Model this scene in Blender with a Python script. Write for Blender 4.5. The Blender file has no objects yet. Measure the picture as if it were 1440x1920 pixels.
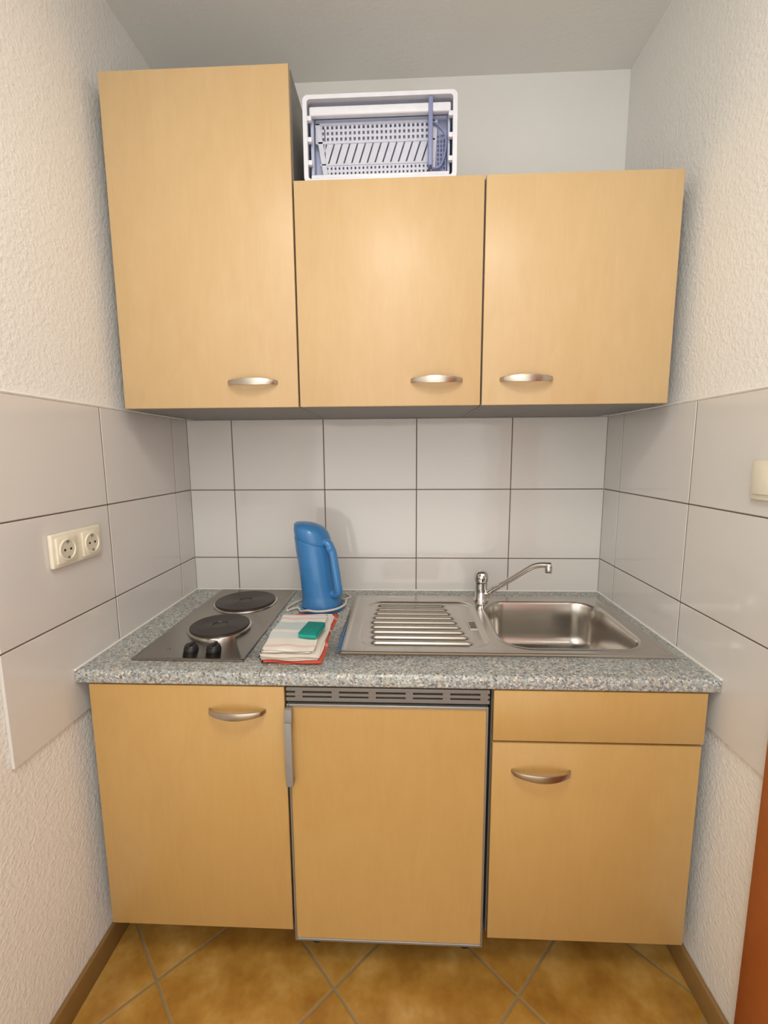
import bpy, bmesh, math, random
from mathutils import Vector, Matrix
random.seed(3)
S=bpy.context.scene
COL=S.collection
# ------------------------------------------------------------ dimensions
XL,XR=-.0285,1.5319
H=.8524; TH=.0344
ZB,Z1,Z2=1.5096,2.0879,2.3598
YU=-.4156; YL=-.657; YF=-.660; ZC=2.632
YEND=-2.5
# ------------------------------------------------------------ materials
def lin(c):
    return tuple(((v/255)/12.92 if v/255<=.04045 else ((v/255+.055)/1.055)**2.4) for v in c)+(1,)
def newmat(name):
    m=bpy.data.materials.new(name); m.use_nodes=True
    nt=m.node_tree; b=nt.nodes['Principled BSDF']
    return m,nt,b
def N(nt,t,**k):
    n=nt.nodes.new(t)
    for a,v in k.items():
        if a in n.inputs: n.inputs[a].default_value=v
        else: setattr(n,a,v)
    return n
def pos(nt,scale=(1,1,1)):
    g=nt.nodes.new('ShaderNodeNewGeometry'); mp=nt.nodes.new('ShaderNodeMapping')
    mp.inputs['Scale'].default_value=scale
    nt.links.new(g.outputs['Position'],mp.inputs['Vector'])
    return mp.outputs['Vector']
def ramp(nt,fac,stops,interp='LINEAR'):
    r=nt.nodes.new('ShaderNodeValToRGB'); r.color_ramp.interpolation=interp
    e=r.color_ramp.elements
    while len(e)<len(stops): e.new(.5)
    for i,(p,c) in enumerate(stops): e[i].position=p; e[i].color=c
    nt.links.new(fac,r.inputs['Fac']); return r.outputs['Color']
def bump(nt,b,h,strength,dist):
    n=nt.nodes.new('ShaderNodeBump'); n.inputs['Strength'].default_value=strength; n.inputs['Distance'].default_value=dist
    nt.links.new(h,n.inputs['Height']); nt.links.new(n.outputs['Normal'],b.inputs['Normal'])
def simple(name,c,rough=.5,metal=0,spec=.5,coat=0):
    m,nt,b=newmat(name)
    b.inputs['Metallic'].default_value=metal
    b.inputs['Specular IOR Level'].default_value=spec
    b.inputs['Coat Weight'].default_value=coat
    v=pos(nt); n=N(nt,'ShaderNodeTexNoise'); n.inputs['Scale'].default_value=35
    nt.links.new(v,n.inputs['Vector'])
    c=lin(c); c2=tuple(x*.93 for x in c[:3])+(1,)
    nt.links.new(ramp(nt,n.outputs['Fac'],[(.3,c2),(.7,c)]),b.inputs['Base Color'])
    b.inputs['Roughness'].default_value=rough
    return m
def plaster(name,c,strength,dist,scale=70):
    m,nt,b=newmat(name); b.inputs['Roughness'].default_value=.85; b.inputs['Specular IOR Level'].default_value=.25
    v=pos(nt)
    n1=N(nt,'ShaderNodeTexNoise'); n1.inputs['Scale'].default_value=scale; n1.inputs['Detail'].default_value=2
    n2=N(nt,'ShaderNodeTexVoronoi',feature='SMOOTH_F1'); n2.inputs['Scale'].default_value=scale*.9
    nt.links.new(v,n1.inputs['Vector']); nt.links.new(v,n2.inputs['Vector'])
    r=ramp(nt,n1.outputs['Fac'],[(.40,(0,0,0,1)),(.70,(1,1,1,1))])
    mx=N(nt,'ShaderNodeMix',data_type='FLOAT'); mx.inputs[0].default_value=.45
    nt.links.new(r,mx.inputs[2]); nt.links.new(n2.outputs['Distance'],mx.inputs[3])
    bump(nt,b,mx.outputs[0],strength,dist)
    n3=N(nt,'ShaderNodeTexNoise'); n3.inputs['Scale'].default_value=3
    nt.links.new(v,n3.inputs['Vector'])
    c=lin(c); c2=tuple(x*.96 for x in c[:3])+(1,)
    nt.links.new(ramp(nt,n3.outputs['Fac'],[(.3,c2),(.7,c)]),b.inputs['Base Color'])
    return m
M_wall=plaster('rough_plaster',(232,231,227),.42,.0034,125)
M_back=plaster('smooth_plaster',(231,231,229),.25,.002,120)
M_ceil=plaster('ceiling_plaster',(228,227,222),.2,.002,80)
def maple(name,tint=(1,1,1)):
    m,nt,b=newmat(name); b.inputs['Roughness'].default_value=.36; b.inputs['Specular IOR Level'].default_value=.4
    v=pos(nt,(24,24,4.0)); n=N(nt,'ShaderNodeTexNoise'); n.inputs['Scale'].default_value=1.8; n.inputs['Detail'].default_value=6; n.inputs['Distortion'].default_value=1.4
    nt.links.new(v,n.inputs['Vector'])
    v2=pos(nt,(9,9,5)); n2=N(nt,'ShaderNodeTexNoise'); n2.inputs['Scale'].default_value=1.3; n2.inputs['Detail'].default_value=4; n2.inputs['Distortion'].default_value=.8
    nt.links.new(v2,n2.inputs['Vector'])
    mx=N(nt,'ShaderNodeMix',data_type='FLOAT'); mx.inputs[0].default_value=.45
    nt.links.new(n.outputs['Fac'],mx.inputs[2]); nt.links.new(n2.outputs['Fac'],mx.inputs[3])
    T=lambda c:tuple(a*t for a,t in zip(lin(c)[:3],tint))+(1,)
    nt.links.new(ramp(nt,mx.outputs[0],[(.25,T((196,166,121))),(.5,T((200,171,127))),(.75,T((204,176,133)))]),b.inputs['Base Color'])
    return m
M_maple=maple('maple_laminate')
M_maple_bounce=maple('maple_laminate_floor_bounce',(.88,.77,.51))  # same maple; warm floor bounce and dimmer light tinted into the colour
M_body=simple('grey_carcass',(128,126,122),.5)
M_dark=simple('dark_gap',(28,24,22),.7)
M_alu=simple('grey_aluminium',(150,148,145),.4,.6)
M_plastgrey=simple('grey_plastic',(140,138,134),.4)
M_vent=simple('grey_vent_plastic',(118,113,106),.45)
M_plinth=simple('plinth_brown',(96,66,36),.6)
m,nt,b=newmat('white_wall_tile'); b.inputs['Roughness'].default_value=.08; b.inputs['Specular IOR Level'].default_value=.6
v=pos(nt); n=N(nt,'ShaderNodeTexNoise'); n.inputs['Scale'].default_value=9; n.inputs['Detail'].default_value=1; nt.links.new(v,n.inputs['Vector'])
bump(nt,b,n.outputs['Fac'],.12,.01)
b.inputs['Base Color'].default_value=lin((213,210,206)); M_tile=m
M_grout=simple('dark_grout',(112,98,92),.8)
M_silicone=simple('white_silicone',(232,230,224),.4)
# floor tile
m,nt,b=newmat('ochre_floor_tile')
g=nt.nodes.new('ShaderNodeNewGeometry'); sx=nt.nodes.new('ShaderNodeSeparateXYZ'); nt.links.new(g.outputs['Position'],sx.inputs[0])
def math_(op,a,bb=None):
    n=nt.nodes.new('ShaderNodeMath'); n.operation=op
    for i,q in enumerate((a,bb)):
        if q is None: continue
        if isinstance(q,(int,float)): n.inputs[i].default_value=q
        else: nt.links.new(q,n.inputs[i])
    return n.outputs[0]
D=.4735
def dist(sumv,off):
    t=math_('DIVIDE',math_('SUBTRACT',sumv,off),D)
    fr=math_('FRACT',math_('ADD',t,50.5))
    return math_('ABSOLUTE',math_('SUBTRACT',fr,.5)), math_('FLOOR',math_('ADD',t,50.0))
dA,fA=dist(math_('ADD',sx.outputs[0],sx.outputs[1]),-.085)
dB,fB=dist(math_('SUBTRACT',sx.outputs[0],sx.outputs[1]),1.30)
dm=math_('MINIMUM',dA,dB)
n1=N(nt,'ShaderNodeTexNoise'); n1.inputs['Scale'].default_value=8; n1.inputs['Detail'].default_value=4
nt.links.new(g.outputs['Position'],n1.inputs['Vector'])
n2=N(nt,'ShaderNodeTexNoise'); n2.inputs['Scale'].default_value=45; n2.inputs['Detail'].default_value=4
nt.links.new(g.outputs['Position'],n2.inputs['Vector'])
mm=math_('ADD',math_('MULTIPLY',n1.outputs['Fac'],.8),math_('MULTIPLY',n2.outputs['Fac'],.2))
cid=math_('FRACT',math_('MULTIPLY',math_('SINE',math_('ADD',math_('MULTIPLY',fA,12.9),math_('MULTIPLY',fB,7.3))),43.7))
mm=math_('ADD',mm,math_('MULTIPLY',math_('SUBTRACT',cid,.5),.06))
tc=ramp(nt,mm,[(.34,lin((150,106,42))),(.48,lin((170,126,56))),(.6,lin((186,145,76))),(.72,lin((200,164,100)))])
gm=ramp(nt,dm,[(.008,(0,0,0,1)),(.013,(1,1,1,1))])
mx=N(nt,'ShaderNodeMix',data_type='RGBA')
nt.links.new(gm,mx.inputs[0]); mx.inputs[6].default_value=lin((146,126,88)); nt.links.new(tc,mx.inputs[7])
nt.links.new(mx.outputs[2],b.inputs['Base Color'])
hh=math_('ADD',gm,math_('MULTIPLY',n1.outputs['Fac'],.4))
bump(nt,b,hh,.4,.002)
b.inputs['Roughness'].default_value=.18
M_floor=m
M_skirt=simple('brown_skirting_tile',(140,108,62),.4)
# granite laminate
m,nt,b=newmat('speckled_granite_laminate'); b.inputs['Roughness'].default_value=.32
v=pos(nt)
vo=N(nt,'ShaderNodeTexVoronoi'); vo.inputs['Scale'].default_value=225; nt.links.new(v,vo.inputs['Vector'])
sp=nt.nodes.new('ShaderNodeSeparateColor'); nt.links.new(vo.outputs['Color'],sp.inputs[0])
c1=ramp(nt,sp.outputs[0],[(0,lin((76,78,82))),(.12,lin((114,125,133))),(.30,lin((154,162,162))),(.58,lin((182,184,178))),(.81,lin((182,160,128))),(.9,lin((222,219,208)))],'CONSTANT')
vo2=N(nt,'ShaderNodeTexVoronoi'); vo2.inputs['Scale'].default_value=420; nt.links.new(v,vo2.inputs['Vector'])
sp2=nt.nodes.new('ShaderNodeSeparateColor'); nt.links.new(vo2.outputs['Color'],sp2.inputs[0])
c2=ramp(nt,sp2.outputs[1],[(0,lin((90,90,90))),(.18,lin((160,163,160))),(.75,lin((202,200,192)))],'CONSTANT')
mx=N(nt,'ShaderNodeMix',data_type='RGBA'); mx.inputs[0].default_value=.38
nt.links.new(c1,mx.inputs[6]); nt.links.new(c2,mx.inputs[7]); nt.links.new(mx.outputs[2],b.inputs['Base Color'])
M_granite=m
def steel(name,c,rough,scale=(3,60,60),metal=1.0,var=.06):
    m,nt,b=newmat(name); b.inputs['Metallic'].default_value=metal
    v=pos(nt,scale); n=N(nt,'ShaderNodeTexNoise'); n.inputs['Scale'].default_value=2; n.inputs['Detail'].default_value=1
    nt.links.new(v,n.inputs['Vector'])
    b.inputs['Base Color'].default_value=lin(c)
    mr=N(nt,'ShaderNodeMapRange'); mr.inputs['To Min'].default_value=rough*(1-var); mr.inputs['To Max'].default_value=rough*(1+var)
    nt.links.new(n.outputs['Fac'],mr.inputs['Value']); nt.links.new(mr.outputs[0],b.inputs['Roughness'])
    return m
M_steel=steel('brushed_steel',(202,197,190),.22,(1,1,1))
M_nickel=steel('brushed_nickel',(190,182,170),.28)
M_chrome=steel('chrome',(215,213,210),.08)
M_hob=steel('hob_steel',(162,157,150),.2,(1,1,1))
M_iron=simple('cast_iron_plate',(50,42,38),.34)
M_black=simple('black_plastic',(24,24,24),.4)
M_blue=simple('blue_plastic',(58,122,180),.25)
M_bluelight=simple('lighter_blue_plastic',(66,130,188),.25)
M_cord=simple('white_cord',(214,210,200),.5)
M_cream=simple('cream_plastic',(232,226,206),.3)
M_creamd=simple('cream_plastic_inner',(214,206,184),.35)
M_whiteplast=simple('white_plastic',(218,221,230),.35)
M_lilac=simple('pale_lilac_plastic',(194,198,212),.4)
M_lilacm=simple('lilac_blue_plastic',(178,186,212),.4)
M_lilacd=simple('slate_blue_plastic',(128,136,176),.4)
M_sponge=simple('teal_sponge',(30,160,146),.9)
M_sponged=simple('dark_teal_scourer',(20,132,122),.95)
M_door=simple('reddish_wood',(168,92,44),.35)
M_pale=simple('off_white_cloth',(230,222,212),.95)
def stripes(name,stops,ymin,ymax):
    m,nt,b=newmat(name); b.inputs['Roughness'].default_value=.95; b.inputs['Specular IOR Level'].default_value=.1
    g=nt.nodes.new('ShaderNodeNewGeometry'); sx=nt.nodes.new('ShaderNodeSeparateXYZ'); nt.links.new(g.outputs['Position'],sx.inputs[0])
    mr=N(nt,'ShaderNodeMapRange'); mr.inputs['From Min'].default_value=ymin; mr.inputs['From Max'].default_value=ymax
    nt.links.new(sx.outputs[1],mr.inputs['Value'])
    wv=N(nt,'ShaderNodeTexNoise'); wv.inputs['Scale'].default_value=500; nt.links.new(g.outputs['Position'],wv.inputs['Vector'])
    bump(nt,b,wv.outputs['Fac'],.4,.001); nt.links.new(ramp(nt,mr.outputs[0],stops,'CONSTANT'),b.inputs['Base Color']); return m
W=lin((230,226,218)); GB=lin((194,205,204)); PK=lin((226,200,188)); CR=lin((206,96,78)); CP=lin((224,150,132))
M_towel=stripes('striped_white_cloth',[(0,W),(.16,PK),(.20,W),(.34,lin((212,218,216))),(.50,W),(.56,GB),(.76,W),(.84,PK),(.88,W)],-.62,-.34)
M_red=stripes('coral_red_striped_cloth',[(0,CR),(.30,CP),(.36,CR),(.58,W),(.60,CR),(.84,CP),(.90,CR)],-.62,-.27)

# ------------------------------------------------------------ helpers
WLOC={}
def link(o,parent,c):
    if parent is not None:
        o.parent=parent; o.location=c-WLOC[parent.name]
    else: o.location=c
    WLOC[o.name]=c.copy(); COL.objects.link(o)
def thing(name,loc,label,cat,group=None):
    o=bpy.data.objects.new(name,None); o.empty_display_size=.05
    link(o,None,Vector(loc)); o['label']=label; o['category']=cat
    if group:o['group']=group
    return o
def fin(bm,name,mats,parent=None,smooth=35,kind=None,label=None,cat=None,group=None,base=False,recalc=True):
    if recalc: bmesh.ops.recalc_face_normals(bm,faces=bm.faces)
    me=bpy.data.meshes.new(name)
    xs=[v.co for v in bm.verts]
    lo=Vector([min(v[i] for v in xs) for i in range(3)]); hi=Vector([max(v[i] for v in xs) for i in range(3)])
    c=(lo+hi)/2
    if base: c.z=lo.z
    bmesh.ops.translate(bm,verts=bm.verts,vec=-c)
    for f in bm.faces: f.smooth=True
    bm.to_mesh(me); bm.free()
    if smooth is not None: me.set_sharp_from_angle(angle=math.radians(smooth))
    if not isinstance(mats,(list,tuple)): mats=[mats]
    for m in mats: me.materials.append(m)
    o=bpy.data.objects.new(name,me); link(o,parent,c)
    if kind:o['kind']=kind
    if label:o['label']=label
    if cat:o['category']=cat
    if group:o['group']=group
    return o
def addbox(bm,x0,x1,y0,y1,z0,z1,bev=0,seg=2,mi=0):
    x0,x1=min(x0,x1),max(x0,x1);y0,y1=min(y0,y1),max(y0,y1);z0,z1=min(z0,z1),max(z0,z1)
    t=bmesh.new(); bmesh.ops.create_cube(t,size=1)
    for v in t.verts: v.co=Vector(((x0+x1)/2+v.co.x*(x1-x0),(y0+y1)/2+v.co.y*(y1-y0),(z0+z1)/2+v.co.z*(z1-z0)))
    if bev: bmesh.ops.bevel(t,geom=list(t.edges),offset=bev,segments=seg,profile=.5,affect='EDGES')
    for f in t.faces: f.material_index=mi
    merge(bm,t)
def merge(bm,t,M=None):
    if M is not None: bmesh.ops.transform(t,matrix=M,verts=t.verts)
    vs={v:bm.verts.new(v.co) for v in t.verts}
    for f in t.faces:
        nf=bm.faces.new([vs[v] for v in f.verts]); nf.material_index=f.material_index
    t.free()
def box(name,x0,x1,y0,y1,z0,z1,mat,parent=None,bev=0,seg=2,**k):
    bm=bmesh.new(); addbox(bm,x0,x1,y0,y1,z0,z1,bev,seg); return fin(bm,name,mat,parent,**k)
def loft(bm,rings,cap0=True,cap1=True,mi=0):
    R=[[bm.verts.new(p) for p in r] for r in rings]; n=len(R[0])
    for a,b_ in zip(R,R[1:]):
        for i in range(n):
            f=bm.faces.new((a[i],a[(i+1)%n],b_[(i+1)%n],b_[i])); f.material_index=mi
    if cap0: bm.faces.new(R[0][::-1]).material_index=mi
    if cap1: bm.faces.new(R[-1]).material_index=mi
def lathe(bm,prof,c,n=48,mi=0,cap0=True,cap1=True,axis='z'):
    rings=[]
    for r,h in prof:
        ring=[]
        for i in range(n):
            a=2*math.pi*i/n
            p=(r*math.cos(a),r*math.sin(a),h)
            if axis=='x': p=(h,p[0],p[1])
            if axis=='y': p=(p[0],h,p[1])
            ring.append(Vector(c)+Vector(p))
        rings.append(ring)
    loft(bm,rings,cap0,cap1,mi)
def catmull(P,n=8):
    P=[Vector(p) for p in P]; Q=[P[0]*2-P[1]]+P+[P[-1]*2-P[-2]]; out=[]
    for i in range(1,len(Q)-2):
        for k in range(n):
            t=k/n;a,b_,c,d=Q[i-1:i+3]
            out.append(.5*((2*b_)+(c-a)*t+(2*a-5*b_+4*c-d)*t*t+(3*b_-a-3*c+d)*t**3))
    out.append(P[-1]); return out
def sweep(bm,path,rad,n=14,mi=0,up=Vector((0,0,1))):
    rings=[];L=len(path)
    for i,p in enumerate(path):
        d=(path[min(i+1,L-1)]-path[max(i-1,0)]).normalized()
        s=d.cross(up)
        s=s.normalized() if s.length>1e-4 else Vector((1,0,0))
        u=s.cross(d).normalized(); a,b_=rad(i/(L-1))
        rings.append([p+s*a*math.cos(2*math.pi*k/n)+u*b_*math.sin(2*math.pi*k/n) for k in range(n)])
    loft(bm,rings,mi=mi)
def rrect(cx,cy,hx,hy,r,z,n=10):
    pts=[]
    for q,(sx_,sy_) in enumerate(((1,1),(-1,1),(-1,-1),(1,-1))):
        for k in range(n+1):
            a=math.pi/2*q+math.pi/2*k/n
            pts.append(Vector((cx+sx_*(hx-r)+r*math.cos(a),cy+sy_*(hy-r)+r*math.sin(a),z)))
    return pts

# ------------------------------------------------------------ room shell
ST=dict(kind='structure')
box('floor',XL-.15,XR+.15,YEND,.1,-.06,0,M_floor,**ST)
box('ceiling',XL-.15,XR+.15,YEND,.1,ZC,ZC+.06,M_ceil,**ST)
box('wall_left',XL-.15,XL-.008,YEND,.1,0,ZC,M_wall,**ST)
box('wall_right',XR+.008,XR+.15,YEND,.1,0,ZC,M_wall,**ST)
box('wall_back',XL-.008,XR+.008,.008,.1,0,ZC,M_back,**ST)
G=.0017
def tilepanel(name,axis,surf,thick_dir,us_rows):
    bm=bmesh.new(); T=.0075
    for ri,(z0,z1,us) in enumerate(us_rows):
        umin,umax=min(us),max(us)
        za=z0+(0.0001 if ri==0 else G); zb=z1-(0.0001 if ri==len(us_rows)-1 else G)
        for a,c in zip(us,us[1:]):
            lo,hi=min(a,c),max(a,c)
            la=lo+(0.0001 if lo==umin else G); hb=hi-(0.0001 if hi==umax else G)
            if axis=='y': addbox(bm,la,hb,surf,surf+T*thick_dir,za,zb,.0012,1,0)
            else: addbox(bm,surf,surf+T*thick_dir,la,hb,za,zb,.0012,1,0)
        lo,hi=umin+.002,umax-.002
        za+=.0015 if ri==0 else -G; zb-=.0015 if ri==len(us_rows)-1 else -G
        if axis=='y': addbox(bm,lo,hi,surf+.0012*thick_dir,surf+(T-.0004)*thick_dir,za,zb,0,1,1)
        else: addbox(bm,surf+.0012*thick_dir,surf+(T-.0004)*thick_dir,lo,hi,za,zb,0,1,1)
    return fin(bm,name,[M_tile,M_grout],smooth=30,**ST)
RZ=[.715,.980,1.245,1.508]
bx=[XL+.0002,.143,.491,.839,1.190,XR-.0002]
tilepanel('trim_1','y',0,1,[(a,c,bx) for a,c in zip(RZ,RZ[1:])])
ly=[0,-.110,-.480,-.845]; lyl=ly+[-1.215,-1.585]
tilepanel('trim_2','x',XL,-1,[(.727,.980,ly),(RZ[1],RZ[2],lyl),(RZ[2],RZ[3],lyl)])
ry=[0,-.114,-.484,-.80]; ryl=[0,-.114,-.484,-.854,-1.2]
tilepanel('trim_3','x',XR,1,[(.712,.980,ry),(RZ[1],RZ[2],ryl),(RZ[2],RZ[3],ryl)])
bm=bmesh.new()
for x in (XL-.004,XR+.004): sweep(bm,[Vector((x,-1.6,RZ[3]+.004)),Vector((x,-.001,RZ[3]+.004))],lambda t:(.0055,.0045),8)
fin(bm,'trim_5',M_silicone,**ST)
box('baseboard_left',XL-.008,XL+.004,YEND,-.002,0,.07,M_skirt,bev=.002,**ST)
box('baseboard_right',XR-.004,XR+.008,-.79,-.002,0,.07,M_skirt,bev=.002,**ST)
bm=bmesh.new()
for p,q in (((XL+.003,YF,H+.001),(XL+.003,-.003,H+.001)),((XR-.003,YF,H+.001),(XR-.003,-.003,H+.001)),((XL+.003,-.003,H+.001),(XR-.003,-.003,H+.001))):
    sweep(bm,[Vector(p),Vector(q)],lambda t:(.0035,.0035),8)
fin(bm,'trim_4',M_silicone,**ST)
bm=bmesh.new()
addbox(bm,XR-.008,XR+.0075,-.88,-.803,0,2.03,.003)
addbox(bm,XR-.002,XR+.0075,-1.65,-.882,.004,1.96,.002)
addbox(bm,XR-.008,XR+.0075,-1.73,-1.652,0,2.03,.003)
addbox(bm,XR-.008,XR+.0075,-1.651,-.881,1.962,2.03,.003)
fin(bm,'door_1',M_door,**ST)

# ------------------------------------------------------------ handles
def bow_handle(xa,xb,z,yface,parent):
    bm=bmesh.new(); w=xb-xa; n=28; rings=[]
    for i in range(n+1):
        t=i/n; x=xa+w*t; s=math.sin(math.pi*t)
        out=.004+.026*(s**.6)
        if i in(0,n): out=-.0005
        hgt=.0055+.0045*s; th=.0022
        rings.append((x,yface-out,z,hgt,th))
    R=[]
    for i,(x,y,zz,hg,th) in enumerate(rings):
        a=rings[max(0,i-1)];c=rings[min(n,i+1)]
        d=Vector((c[0]-a[0],c[1]-a[1],0)).normalized(); nn=Vector((d.y,-d.x,0))
        ring=[]
        for k in range(12):
            an=2*math.pi*k/12
            ca,sa=math.cos(an),math.sin(an)
            ca=math.copysign(abs(ca)**.5,ca); sa=math.copysign(abs(sa)**.5,sa)
            ring.append(Vector((x,y,zz))+nn*th*ca+Vector((0,0,1))*hg*sa)
        R.append(ring)
    loft(bm,R)
    return fin(bm,'handle',M_nickel,parent,label='curved brushed nickel bow handle')
# ------------------------------------------------------------ wall cabinets
def carcass(x0,x1,y0,y1,z0,z1,parent,top=True,t=.016,mat=None):
    bm=bmesh.new()
    addbox(bm,x0,x0+t,y0,y1,z0,z1,.0008,1); addbox(bm,x1-t,x1,y0,y1,z0,z1,.0008,1)
    addbox(bm,x0+t,x1-t,y0,y1,z0,z0+t)
    addbox(bm,x0+t,x1-t,y1-.006,y1,z0+t,z1)
    if top: addbox(bm,x0+t,x1-t,y0,y1-.006,z1-t,z1)
    return fin(bm,'body',mat or M_body,parent)
def wall_cab(x0,x1,z0,z1,hx,label,grp):
    o=thing('wall_cabinet',((x0+x1)/2,-.2,z0),label,'cabinet',grp)
    carcass(x0+.001,x1-.001,YU+.020,-.002,z0+.0,z1,o)
    d=box('door',x0+.0025,x1-.0025,YU,YU+.018,z0+.001,z1-.001,[M_maple],o,bev=.0012)
    bow_handle(hx[0],hx[1],1.577,YU,d); return o
g='maple wall cabinets above the worktop'
wall_cab(0,.5,ZB,Z2,(.303,.440),'tall maple-fronted wall cabinet, the highest of the row',g)
wall_cab(.5,1.0,ZB,Z1,(.810,.948),'short maple-fronted wall cabinet with a dish rack on top',g)
wall_cab(1.0,1.5,ZB,Z1,(1.051,1.190),'short maple-fronted wall cabinet above the sink basin',g)
# ------------------------------------------------------------ base cabinets
ZT=H-TH
o=thing('base_cabinet',(.25,-.33,0),'maple-fronted base cabinet under the two-plate cooktop','cabinet')
carcass(.001,.494,YL+.02,-.03,.125,ZT-.001,o,top=False)
d=box('door',.003,.495,YL,YL+.018,.128,ZT-.003,M_maple_bounce,o,bev=.0012)
bow_handle(.306,.447,.752,YL,d)
box('plinth',.01,.49,-.53,-.515,0,.125,M_plinth,o)
o=thing('base_cabinet',(1.25,-.33,0),'maple-fronted base cabinet with drawer front under the sink','cabinet')
carcass(1.004,1.504,YL+.02,-.03,.122,ZT-.001,o,top=False)
d=box('door',1.006,1.502,YL,YL+.018,.126,.679,M_maple_bounce,o,bev=.0012)
bow_handle(1.054,1.195,.606,YL,d)
box('drawer',1.006,1.506,YL,YL+.018,.685,ZT-.003,M_maple_bounce,o,bev=.0012)
box('plinth',1.01,1.49,-.53,-.515,0,.125,M_plinth,o)
# ------------------------------------------------------------ mini fridge
o=thing('mini_fridge',(.75,-.33,0),'under-counter mini fridge with maple panel door and grey trim','fridge')
bm=bmesh.new(); addbox(bm,.502,.998,-.612,-.05,.05,.812,.003); 
for fx in(.54,.96):
    for fy in(-.57,-.1): lathe(bm,[(.018,0),(.018,.05)],(fx,fy,0),16)
fin(bm,'body',M_dark,o)
bm=bmesh.new(); t=.005
addbox(bm,.501,.501+t,YL-.004,-.614,.100,.773,.001,1); addbox(bm,.993-t,.993,YL-.004,-.614,.100,.773,.001,1)
addbox(bm,.501+t,.993-t,YL-.004,-.614,.100,.107,.001,1); addbox(bm,.501+t,.993-t,YL-.004,-.614,.766,.773,.001,1)
addbox(bm,.501+t,.993-t,YL-.001,-.620,.107,.766,0,1,1)
fd=fin(bm,'door',[M_alu,M_maple_bounce],o)
bm=bmesh.new()
addbox(bm,.4985,.517,YL-.026,YL-.018,.566,.735,.003)
addbox(bm,.500,.516,YL-.020,YL-.005,.566,.578,.002)
addbox(bm,.4985,.517,YL-.020,YL-.005,.722,.767,.003)
fin(bm,'handle',M_plastgrey,fd,label='grey plastic vertical grip handle')
bm=bmesh.new(); gz0,gz1=.779,.8145; gx0,gx1=.5,.996
addbox(bm,gx0,gx1,YL+.012,YL+.018,gz0,gz1,0,1,1)
for z0,z1 in((gz0,gz0+.009),(gz0+.0142,gz0+.0205),(gz1-.009,gz1)): addbox(bm,gx0,gx1,YL,YL+.012,z0,z1,.0008,1,0)
w=(gx1-gx0)/5.5
for i in range(-1,7):
    c=gx0+(i+.35)*w; a=max(gx0,c-.009);bb=min(gx1,c+.009)
    if bb>a: addbox(bm,a,bb,YL+.0002,YL+.012,gz0+.001,gz1-.001,0,1,0)
fin(bm,'vent_grille',[M_vent,M_dark],o,label='grey slotted ventilation grille')
# ------------------------------------------------------------ worktop
prof=[]; r=.012
y0,y1=YF,-.001; z0,z1=ZT,H
for k in range(9):
    a=math.pi+ -math.pi/2*k/8
    prof.append((y0+r+r*math.cos(a),z1-r+r*math.sin(a)))
prof+=[(y1,z1),(y1,z0)]
for k in range(5):
    a=-math.pi/2-math.pi/2*k/4
    prof.append((y0+.006+.006*math.cos(a),z0+.006+.006*math.sin(a)))
bm=bmesh.new()
loft(bm,[[Vector((x,y,z)) for y,z in prof] for x in (XL+.001,XR-.001)])
wt=fin(bm,'kitchen_worktop',M_granite,label='grey speckled granite-look laminate worktop spanning the alcove',cat='worktop')
cut=box('cutter',.655,1.482,-.528,-.10,H-.2,H+.2,M_granite)
md=wt.modifiers.new('b','BOOLEAN'); md.operation='DIFFERENCE'; md.object=cut; md.solver='EXACT'
bpy.context.view_layer.update()
dg=bpy.context.evaluated_depsgraph_get()
me=bpy.data.meshes.new_from_object(wt.evaluated_get(dg)); wt.modifiers.clear(); wt.data=me
bpy.data.objects.remove(cut)
# ------------------------------------------------------------ sink
SX0,SX1,SY0,SY1=.606,1.503,-.556,-.072
sink=thing('sink',(1.05,-.31,H),'stainless steel sink with ribbed drainer and rounded basin','sink')
BC=(1.258,-.325); BH=(.197,.188); BR=.085
def sd_rr(x,y,c,h,r):
    qx=abs(x-c[0])-h[0]+r; qy=abs(y-c[1])-h[1]+r
    return math.hypot(max(qx,0),max(qy,0))+min(max(qx,qy),0)-r
def ss(a,b_,x):
    t=min(1,max(0,(x-a)/(b_-a))); return t*t*(3-2*t)
DC=(.846,-.325); DH=(.186,.190)
def deck(x,y):
    z=H+.0055
    e=min(x-SX0,SX1-x,y-SY0,SY1-y)
    if e<.012: z=H+.0008+.0047*ss(0,.012,e)
    z-=.0015*ss(.020,.026,e)
    sd=sd_rr(x,y,DC,DH,.06)
    rec=1-ss(-.016,0,sd)
    z-=.0065*rec
    u=(y-(-.325))/.0375
    k=round(u)
    if abs(k)<=4:
        xa=.690+.003*abs(k); xb=.978-.006*(k+4)
        end=ss(xa-.008,xa+.008,x)*(1-ss(xb-.008,xb+.008,x))
        d=abs(u-k)
        rr=1-ss(.05,.34,d)
        z+=.0076*end*rr
    return z
bm=bmesh.new()
NX,NY=300,420; V=[]
for i in range(NX+1):
    row=[]
    for j in range(NY+1):
        x=SX0+(SX1-SX0)*i/NX; y=SY0+(SY1-SY0)*j/NY
        row.append((x,y))
    V.append(row)
vm={}
def gv(i,j):
    if (i,j) not in vm:
        x,y=V[i][j]; z=deck(x,y)
        cr=.02
        vx,vy=x,y
        dx=min(x-SX0,SX1-x);dy=min(y-SY0,SY1-y)
        if dx<cr and dy<cr:
            sxn=1 if x>1 else -1; syn=1 if y>-.3 else -1
            ax,ay=cr-dx,cr-dy; m_=max(ax,ay); L=math.hypot(ax,ay)
            if L>0: f_=m_/L; vx=x-sxn*(ax-ax*f_); vy=y-syn*(ay-ay*f_); 
        vm[(i,j)]=bm.verts.new((vx,vy,z))
    return vm[(i,j)]
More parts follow.
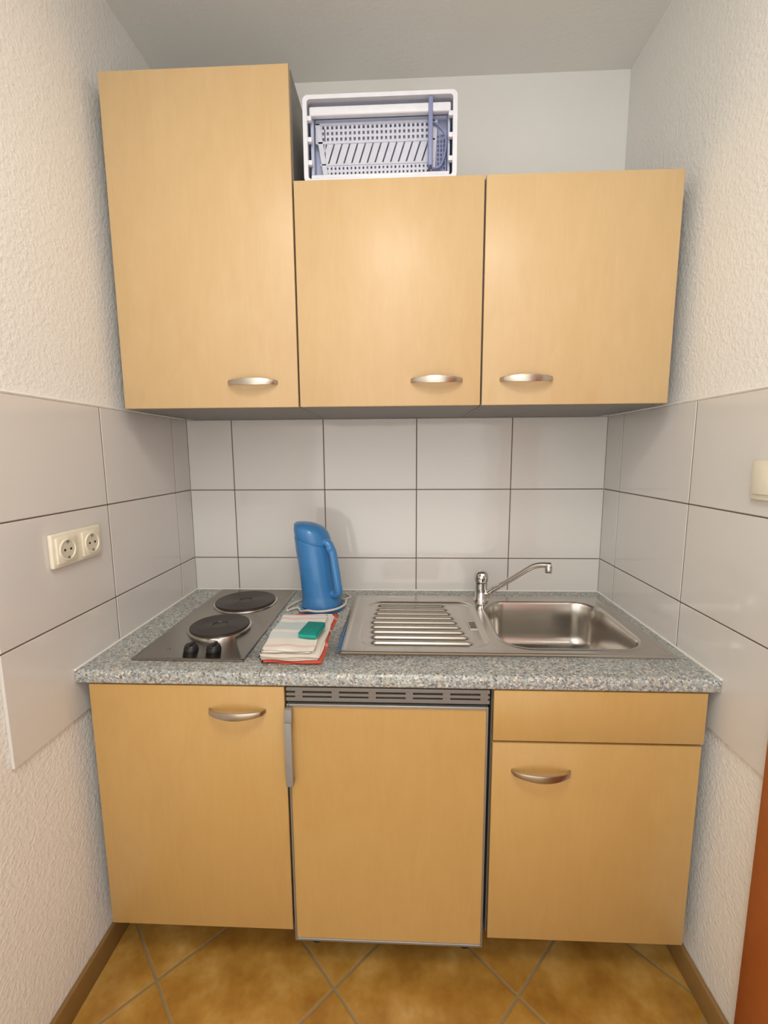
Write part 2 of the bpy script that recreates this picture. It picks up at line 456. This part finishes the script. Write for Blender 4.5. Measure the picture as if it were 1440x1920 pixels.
for i in range(NX):
    for j in range(NY):
        x=(V[i][j][0]+V[i+1][j][0])/2; y=(V[i][j][1]+V[i][j+1][1])/2
        if sd_rr(x,y,BC,BH,BR)<.004: continue
        bm.faces.new((gv(i,j),gv(i+1,j),gv(i+1,j+1),gv(i,j+1)))
zt=H+.0041
rings=[]
for off,dz,rad in ((.011,.0,BR+.011),(.006,.0016,BR+.006),(.002,.0016,BR+.002),(-.003,-.002,BR-.003),(-.006,-.010,BR-.006),(-.012,-.06,BR-.012),(-.017,-.11,BR-.017),(-.022,-.130,BR-.02),(-.032,-.144,BR-.03),(-.05,-.151,BR-.04),(-.09,-.154,.04),(-.15,-.157,.02)):
    rings.append(rrect(BC[0],BC[1],BH[0]+off,BH[1]+off,max(rad,.01),zt+dz,12))
loft(bm,rings,cap0=False,cap1=True)
fin(bm,'sink_body',M_steel,sink,smooth=None,recalc=True)
bm=bmesh.new()
lathe(bm,[(.040,-.0005),(.040,.003),(.034,.004),(.030,.001),(.012,.001),(.0115,.004),(.004,.005)],(BC[0],BC[1],zt-.157),32)
fin(bm,'drain_strainer',M_chrome,sink)
bm=bmesh.new()
ox,oy,oz=1.002,-.345,H-.0010
addbox(bm,ox-.013,ox+.013,oy-.030,oy+.030,oz-.002,oz+.0012,.001,1,0)
for k in range(4):
    addbox(bm,ox-.009,ox+.009,oy-.022+k*.0125,oy-.022+k*.0125+.006,oz+.001,oz+.0016,0,1,1)
fin(bm,'overflow_grate',[M_steel,M_black],sink)
# ------------------------------------------------------------ faucet
FX,FY=1.066,-.128; FZ=H+.0055
fa=thing('faucet',(FX,FY,FZ),'chrome single-lever mixer tap standing behind the basin','faucet')
bm=bmesh.new()
lathe(bm,[(.027,-.002),(.027,.004),(.024,.008),(.0215,.012),(.0205,.05),(.0215,.062),(.0215,.066)],(FX,FY,FZ),40)
lathe(bm,[(.014,0),(.0145,.02)],(FX+.010,FY-.006,FZ+.028),20,axis='x')
fin(bm,'base',M_chrome,fa)
bm=bmesh.new()
lathe(bm,[(.0205,.068),(.0235,.072),(.0245,.086),(.0235,.098),(.018,.106),(.008,.110),(.002,.1105)],(FX,FY,FZ),40)
sweep(bm,catmull([(FX-.004,FY-.015,FZ+.094),(FX-.005,FY-.035,FZ+.102),(FX-.006,FY-.052,FZ+.108)],6),lambda t:(.0085-.002*t,.004),12)
fin(bm,'lever',M_chrome,fa)
bm=bmesh.new()
path=catmull([(FX+.012,FY-.004,FZ+.026),(FX+.036,FY-.022,FZ+.046),(FX+.085,FY-.052,FZ+.090),(FX+.138,FY-.088,FZ+.140),(FX+.158,FY-.100,FZ+.154),(FX+.180,FY-.113,FZ+.160),(FX+.200,FY-.124,FZ+.160)],8)
sweep(bm,path,lambda t:(.0095,.0095) if t<.9 else (.0105,.0105),16)
lathe(bm,[(.0105,-.021),(.0115,-.019),(.0115,-.004),(.0095,.006)],(FX+.193,FY-.121,FZ+.157),24)
fin(bm,'spout',M_chrome,fa)
# ------------------------------------------------------------ cooktop
ck=thing('cooktop',(.229,-.31,H),'steel two-plate electric cooktop set into the worktop','cooktop')
bm=bmesh.new()
cx0,cx1,cy0,cy1=.080,.378,-.606,-.022
C=((cx0+cx1)/2,(cy0+cy1)/2); hx,hy=(cx1-cx0)/2,(cy1-cy0)/2
loft(bm,[rrect(*C,hx,hy,.008,H+.0002,4),rrect(*C,hx,hy,.008,H+.0045,4),rrect(*C,hx-.003,hy-.003,.007,H+.0065,4),rrect(*C,hx-.007,hy-.007,.006,H+.0065,4),rrect(*C,hx-.009,hy-.009,.006,H+.0050,4)])
lathe(bm,[(.004,0),(.004,.0015),(.002,.002)],(.150,-.545,H+.005),16)
fin(bm,'cooktop_body',M_hob,ck)
for hxx,hyy,hr in((.229,-.168,.103),(.229,-.392,.087)):
    bm=bmesh.new()
    lathe(bm,[(hr+.007,.0045),(hr+.006,.0075),(hr+.001,.0085),(hr,.0090)],(hxx,hyy,H),64,mi=1,cap0=False,cap1=False)
    pr=[(hr,.006),(hr,.0135),(hr-.002,.0150)]
    q=hr-.006
    while q>.03:
        pr+=[(q,.0150),(q-.0015,.0142),(q-.003,.0150)]; q-=.008
    pr+=[(.024,.0150),(.022,.0125),(.002,.0125)]
    lathe(bm,pr,(hxx,hyy,H),64,cap0=False)
    fin(bm,'hotplate',[M_iron,M_steel],ck,smooth=25,label='round black cast-iron hotplate')
for kx in(.215,.277):
    bm=bmesh.new(); kc=(kx,-.549,H+.005)
    lathe(bm,[(.0195,0),(.0195,.005),(.018,.008),(.0165,.014),(.015,.0155)],kc,32)
    addbox(bm,kx-.0048,kx+.0048,-.549-.018,-.549+.018,H+.016,H+.024,.002)
    fin(bm,'knob',M_black,ck,label='black rotary knob')
# ------------------------------------------------------------ kettle
kt=thing('kettle',(.505,-.205,H),'blue plastic jug kettle with side handle','kettle')
KY=-.205
def kring(z,cx,rx,ry,tilt=0,beak=0,n=48):
    out=[]
    for i in range(n):
        a=2*math.pi*i/n; x=rx*math.cos(a); y=ry*math.sin(a)
        d=(a-math.pi+ .3)
        bk=beak*math.exp(-(d/.35)**2)
        x-=bk
        out.append(Vector((cx+x,KY+y,z-tilt*x)))
    return out
bm=bmesh.new()
loft(bm,[kring(H+.014,.509,.062,.066),kring(H+.018,.509,.069,.073),kring(H+.034,.508,.067,.071),kring(H+.05,.505,.063,.067),
 kring(H+.06,.503,.061,.065),kring(H+.10,.498,.0595,.065),kring(H+.16,.492,.0595,.065),kring(H+.205,.486,.0605,.065,.12,.002),kring(H+.232,.484,.0615,.065,.3,.005),kring(H+.236,.484,.0580,.062,.3,.005)])
fin(bm,'body',M_blue,kt)
bm=bmesh.new()
loft(bm,[kring(H+.236,.484,.0580,.062,.3,.005),kring(H+.240,.484,.0612,.064,.3,.006),kring(H+.262,.482,.0610,.063,.28,.006),kring(H+.279,.479,.056,.058,.25,.006),kring(H+.291,.475,.046,.047,.2,.004),kring(H+.2975,.472,.028,.028,.15),kring(H+.300,.470,.006,.006,.1)])
fin(bm,'lid',M_blue,kt)
bm=bmesh.new()
path=catmull([(.512,KY-.026,H+.236),(.538,KY-.037,H+.238),(.556,KY-.046,H+.208),(.566,KY-.052,H+.150),(.573,KY-.055,H+.100),(.575,KY-.053,H+.074),(.563,KY-.042,H+.062),(.538,KY-.028,H+.066)],8)
sweep(bm,path,lambda t:(.0125,.0165-.003*t),18,up=Vector((.4,1,0)))
kh=fin(bm,'handle',M_bluelight,kt)
bm=bmesh.new(); 
lathe(bm,[(.010,0),(.010,-.004),(.007,-.006)],(.548,KY-.057,H+.222),20,axis='y')
fin(bm,'button',M_blue,kh)
bm=bmesh.new()
lathe(bm,[(.070,.0003),(.076,.002),(.076,.010),(.071,.0138)],(.509,KY,H),48)
fin(bm,'kettle_base',M_blue,kt)
bm=bmesh.new()
P=[]
for k in range(10):
    a=math.radians(40-200*k/9-0)
    P.append((.510+.081*math.cos(a),KY+.088*math.sin(a),H+.020 if 0<k<8 else H+.010))
P=[(.575,-.06,H+.0045),(.595,-.10,H+.0045)]+P+[(.415,-.225,H+.005),(.398,-.245,H+.0045),(.392,-.215,H+.0045),(.405,-.170,H+.0045),(.430,-.12,H+.0045),(.45,-.06,H+.0045)]
sweep(bm,catmull(P,8),lambda t:(.0036,.0036),10)
fin(bm,'power_cord',M_cord,kt,label='white power cord')
# ------------------------------------------------------------ towels
def cloth(name,corners,z0,layers,th,mat,label,seed,wob=.0012,jit=.004):
    rnd=random.Random(seed); bm=bmesh.new()
    for L in range(layers):
        cs=[Vector(c) for c in corners]; j=[Vector((rnd.uniform(-jit,jit),rnd.uniform(-jit,jit))) for _ in cs]
        cs=[c+k for c,k in zip(cs,j)]
        zb=z0+L*th
        n=30; ph=rnd.uniform(0,6)
        def pt(u,v,s):
            a=cs[0].lerp(cs[1],u); b_=cs[3].lerp(cs[2],u); p=a.lerp(b_,v)
            p=p+Vector((.0032*math.sin(9*v+ph),.003*math.sin(8*u+ph*2)))
            e=min(u,1-u,v,1-v)*.3
            k=min(1,e/.012); prof=math.sqrt(max(0,1-(1-k)**2))
            wv=wob*(math.sin(7*u+ph+L)*math.sin(5*v+ph)+.5*math.sin(13*u+9*v))
            return Vector((p.x,p.y,zb+th*.5+s*(th*.5)*prof+(wv if L==layers-1 and s>0 else 0)*prof))
        for s in(-1,1):
            g_=[[bm.verts.new(pt(i/n,k/n,s)) for k in range(n+1)] for i in range(n+1)]
            for i in range(n):
                for k in range(n): bm.faces.new((g_[i][k],g_[i+1][k],g_[i+1][k+1],g_[i][k+1]))
    bmesh.ops.remove_doubles(bm,verts=bm.verts,dist=.00002)
    return fin(bm,name,mat,label=label,cat='towel',smooth=60,base=True,group='folded towels beside the cooktop')
cloth('dish_towel',[(.402,-.286),(.572,-.270),(.580,-.616),(.424,-.611)],H+.0003,2,.0032,M_red,'coral red striped folded dish towel at the bottom of the stack',1,.0004,.003)
cloth('dish_towel',[(.408,-.318),(.566,-.304),(.574,-.610),(.419,-.606)],H+.0070,3,.0036,M_pale,'off-white folded dish towel in the middle of the stack',9,.0003,.003)
cloth('dish_towel',[(.412,-.350),(.548,-.340),(.553,-.596),(.420,-.592)],H+.0182,3,.0038,M_towel,'white folded dish towel with pale blue and pink stripes',5,.0016,.004)
# sponge
bm=bmesh.new(); sz=H+.0182+3*.0038+.0016
t=bmesh.new(); addbox(t,-.026,.026,-.042,.042,0,.012,.004,3,0); addbox(t,-.026,.026,-.042,.042,.0121,.016,.002,2,1)
merge(bm,t,Matrix.Translation((.533,-.488,sz))@Matrix.Rotation(math.radians(-8),4,'Z'))
fin(bm,'sponge',[M_sponge,M_sponged],label='teal kitchen sponge lying on the folded towels',cat='sponge',base=True)
# ------------------------------------------------------------ wall socket + switch
ws=thing('wall_socket',(XL,-.617,1.16),'cream double power socket on the tiled wall','socket')
bm=bmesh.new(); addbox(bm,XL+.0003,XL+.011,-.700,-.534,1.119,1.200,.004,3)
fin(bm,'frame',M_cream,ws)
for yc in(-.659,-.576):
    bm=bmesh.new()
    addbox(bm,XL+.0105,XL+.016,yc-.031,yc+.031,1.128,1.190,.002,2)
    lathe(bm,[(.0265,.0155),(.0255,.0185),(.0225,.0185),(.0215,.0165),(.021,.0162)],(XL,yc,1.159),40,axis='x',mi=0)
    lathe(bm,[(.0205,.0162),(.0205,.0166)],(XL,yc,1.159),40,axis='x',mi=1)
    for dy in(-.0095,.0095): lathe(bm,[(.003,.0165),(.003,.0172)],(XL,yc+dy,1.159),14,axis='x',mi=2)
    for dz in(-.019,.019): addbox(bm,XL+.0165,XL+.0185,yc-.003,yc+.003,1.159+dz-.003,1.159+dz+.003,0,1,3)
    fin(bm,'socket_insert',[M_cream,M_creamd,M_black,M_alu],ws)
lw=thing('light_switch',(XR,-.740,1.322),'cream light switch on the tiled wall','switch')
box('frame',XR-.010,XR-.0003,-.776,-.694,1.281,1.363,M_cream,lw,bev=.003)
box('rocker',XR-.015,XR-.0095,-.764,-.706,1.293,1.351,M_cream,lw,bev=.002)
# ------------------------------------------------------------ dish rack crate on cabinet
RX0,RX1,RY0,RY1,RZ0,RZ1=.528,.927,-.400,-.10,Z1+.001,2.297
rk=thing('dish_rack',((RX0+RX1)/2,-.25,RZ0),'white and lilac plastic dish rack lying on the wall cabinet','dish rack')
bm=bmesh.new()
def rr2(x0,x1,z0,z1,y,r,n=6):
    pts=rrect((x0+x1)/2,(z0+z1)/2,(x1-x0)/2,(z1-z0)/2,r,0,n)
    return [Vector((p.x,y,p.y)) for p in pts]
def ringframe(bm,x0,x1,z0,z1,ya,yb,w,wt_,r,mi=0,wb=None):
    wb=w if wb is None else wb
    o1=rr2(x0,x1,z0,z1,ya,r); o2=rr2(x0,x1,z0,z1,yb,r)
    i1=rr2(x0+w,x1-w,z0+wb,z1-wt_,ya,r*.6); i2=rr2(x0+w,x1-w,z0+wb,z1-wt_,yb,r*.6)
    loft(bm,[o1,o2,i2,i1,o1],False,False,mi)
ringframe(bm,RX0,RX1,RZ0,RZ1,RY0,RY0+.014,.011,.010,.014,0,.010)
ringframe(bm,RX0+.004,RX1-.004,RZ0+.003,RZ1-.003,RY0+.014,RY1,.003,.003,.012)
addbox(bm,RX0+.016,RX1-.016,RY0+.004,RY0+.020,RZ1-.046,RZ1-.024,.004,3)
addbox(bm,RX0+.018,RX1-.018,RY0+.004,RY0+.016,RZ0+.012,RZ0+.022,.003,2)
for x in(RX0+.010,RX1-.022):
    for z in(.045,.10,.150): addbox(bm,x,x+.012,RY0+.002,RY0+.014,RZ0+z,RZ0+z+.012,.002)
for k in range(12): addbox(bm,RX0+.010,RX1-.010,RY1-.006,RY1-.003,RZ0+.010+k*.0165,RZ0+.022+k*.0165)
fin(bm,'crate_frame',M_whiteplast,rk,smooth=40)
def grid_panel(bm,x0,x1,z0,z1,y,nx,nz,bar,th=.003,mi=0,slant=0,y2=None):
    for i in range(nx+1):
        x=x0+(x1-x0)*i/nx
        t=bmesh.new(); addbox(t,x-bar/2,x+bar/2,y,y+th,z0,z1,0,1,mi)
        if slant:
            for v in t.verts: v.co.x+=slant*(v.co.z-(z0+z1)/2)
        merge(bm,t)
    if nz:
        for j in range(nz+1):
            z=z0+(z1-z0)*j/nz
            addbox(bm,x0-bar/2,x1+bar/2,y+.0002,y+th-.0002,z-bar/2,z+bar/2,0,1,mi)
bm=bmesh.new()
yb=RY0+.032
GX0,GX1=RX0+.030,RX1-.058
zb_,z1_,z2_,zt_=RZ0+.030,RZ0+.062,RZ0+.112,RZ1-.050
grid_panel(bm,GX0,GX1,z2_+.004,zt_,yb,26,3,.0062)
grid_panel(bm,GX0+.028,GX1-.012,z1_,z2_,yb,13,0,.0165,slant=.35)
grid_panel(bm,GX0+.022,GX1-.010,zb_+.003,z1_-.004,yb,26,2,.0062)
addbox(bm,GX0+.016,GX1-.004,yb-.002,yb+.005,zb_-.004,zb_+.002,.001,1)
addbox(bm,GX0+.008,GX1,yb-.002,yb+.005,z1_-.004,z1_+.001,.001,1)
addbox(bm,GX0,GX1+.004,yb-.002,yb+.005,z2_-.001,z2_+.005,.001,1)
addbox(bm,GX0-.004,GX1+.004,yb-.002,yb+.005,zt_-.002,zt_+.004,.001,1)
for s,x in((1,GX0),(-1,GX1)):
    t=bmesh.new(); addbox(t,x-.004,x+.010,yb-.002,yb+.005,zb_-.003,zt_+.003,.001,1)
    for v in t.verts: v.co.x+=s*(.020 if s>0 else .006)*(1-(v.co.z-zb_)/(zt_-zb_))
    merge(bm,t)
addbox(bm,GX0+.02,GX0+.023,yb,RY1-.03,zb_,zt_-.01); addbox(bm,GX1-.012,GX1-.009,yb,RY1-.03,zb_,zt_-.01)
fin(bm,'basket',M_lilac,rk)
bm=bmesh.new()
addbox(bm,RX0+.016,RX0+.024,RY0+.020,RY1-.02,RZ0+.012,RZ1-.03,.001,1)
addbox(bm,RX1-.022,RX1-.016,RY0+.020,RY1-.02,RZ0+.012,RZ1-.03,.001,1)
addbox(bm,RX0+.024,RX1-.022,RY0+.020,RY1-.02,RZ0+.0225,RZ0+.026,.0005,1)
addbox(bm,RX0+.024,RX1-.022,RY0+.052,RY0+.055,RZ0+.026,RZ1-.024,.0005,1)
fin(bm,'inner_tray',M_lilacm,rk)
bm=bmesh.new()
addbox(bm,RX1-.074,RX1-.062,RY0+.001,RY0+.022,RZ0+.035,RZ1-.011,.003)
grid_panel(bm,RX1-.058,RX1-.026,RZ0+.04,RZ0+.125,RY0+.034,4,8,.003)
sweep(bm,catmull([(RX1-.062,RY0+.024,RZ0+.038),(RX1-.040,RY0+.024,RZ0+.045),(RX1-.028,RY0+.024,RZ0+.08),(RX1-.028,RY0+.024,RZ0+.115),(RX1-.045,RY0+.024,RZ0+.14),(RX1-.062,RY0+.024,RZ0+.15)],6),lambda t:(.003,.004),10,up=Vector((0,1,0)))
fin(bm,'cutlery_holder',M_lilacd,rk)

# ------------------------------------------------------------ light
def area(name,loc,rot,size,power,color,sy=None):
    l=bpy.data.lights.new(name,'AREA'); l.energy=power; l.color=color; l.size=size
    if sy: l.shape='RECTANGLE'; l.size_y=sy
    else: l.shape='DISK'
    o=bpy.data.objects.new(name,l); o.location=loc; o.rotation_euler=rot; COL.objects.link(o); return o
area('ceiling_lamp_light',(.76,-1.62,2.57),(0,0,0),.6,13.5,(1,.95,.88))
l=bpy.data.lights.new('ceiling_fill','POINT'); l.energy=7.6; l.color=(1,.96,.89); l.shadow_soft_size=.35  # added fill light below the lamp, no fixture of its own; brightens ceiling
o=bpy.data.objects.new('ceiling_fill',l); o.location=(.76,-1.75,2.12); COL.objects.link(o)
w=bpy.data.worlds.new('world'); S.world=w; w.use_nodes=True
bg=w.node_tree.nodes['Background']; bg.inputs[0].default_value=(1,.97,.92,1); bg.inputs[1].default_value=2.1
# ------------------------------------------------------------ camera
cx,cy,cz,pi_,yw,rl,f=.7851,-1.6532,1.3825,.1340,.0417,-.0062,822.29
fw=Vector((-math.sin(yw)*math.cos(pi_),math.cos(yw)*math.cos(pi_),-math.sin(pi_)))
rt=Vector((math.cos(yw),math.sin(yw),0)); up=rt.cross(fw)
Rv=rt*math.cos(rl)+up*math.sin(rl); Uv=up*math.cos(rl)-rt*math.sin(rl)
cam=bpy.data.cameras.new('camera'); co=bpy.data.objects.new('camera',cam); COL.objects.link(co)
cam.sensor_fit='HORIZONTAL'; cam.sensor_width=36; cam.lens=f/1440*36; cam.clip_start=.02
Mx=Matrix.Identity(4)
for i in range(3): Mx[i][0]=Rv[i];Mx[i][1]=Uv[i];Mx[i][2]=-fw[i]
Mx[0][3],Mx[1][3],Mx[2][3]=cx,cy,cz
co.matrix_world=Mx
S.camera=co
S.view_settings.view_transform='Standard'
S.view_settings.exposure=0
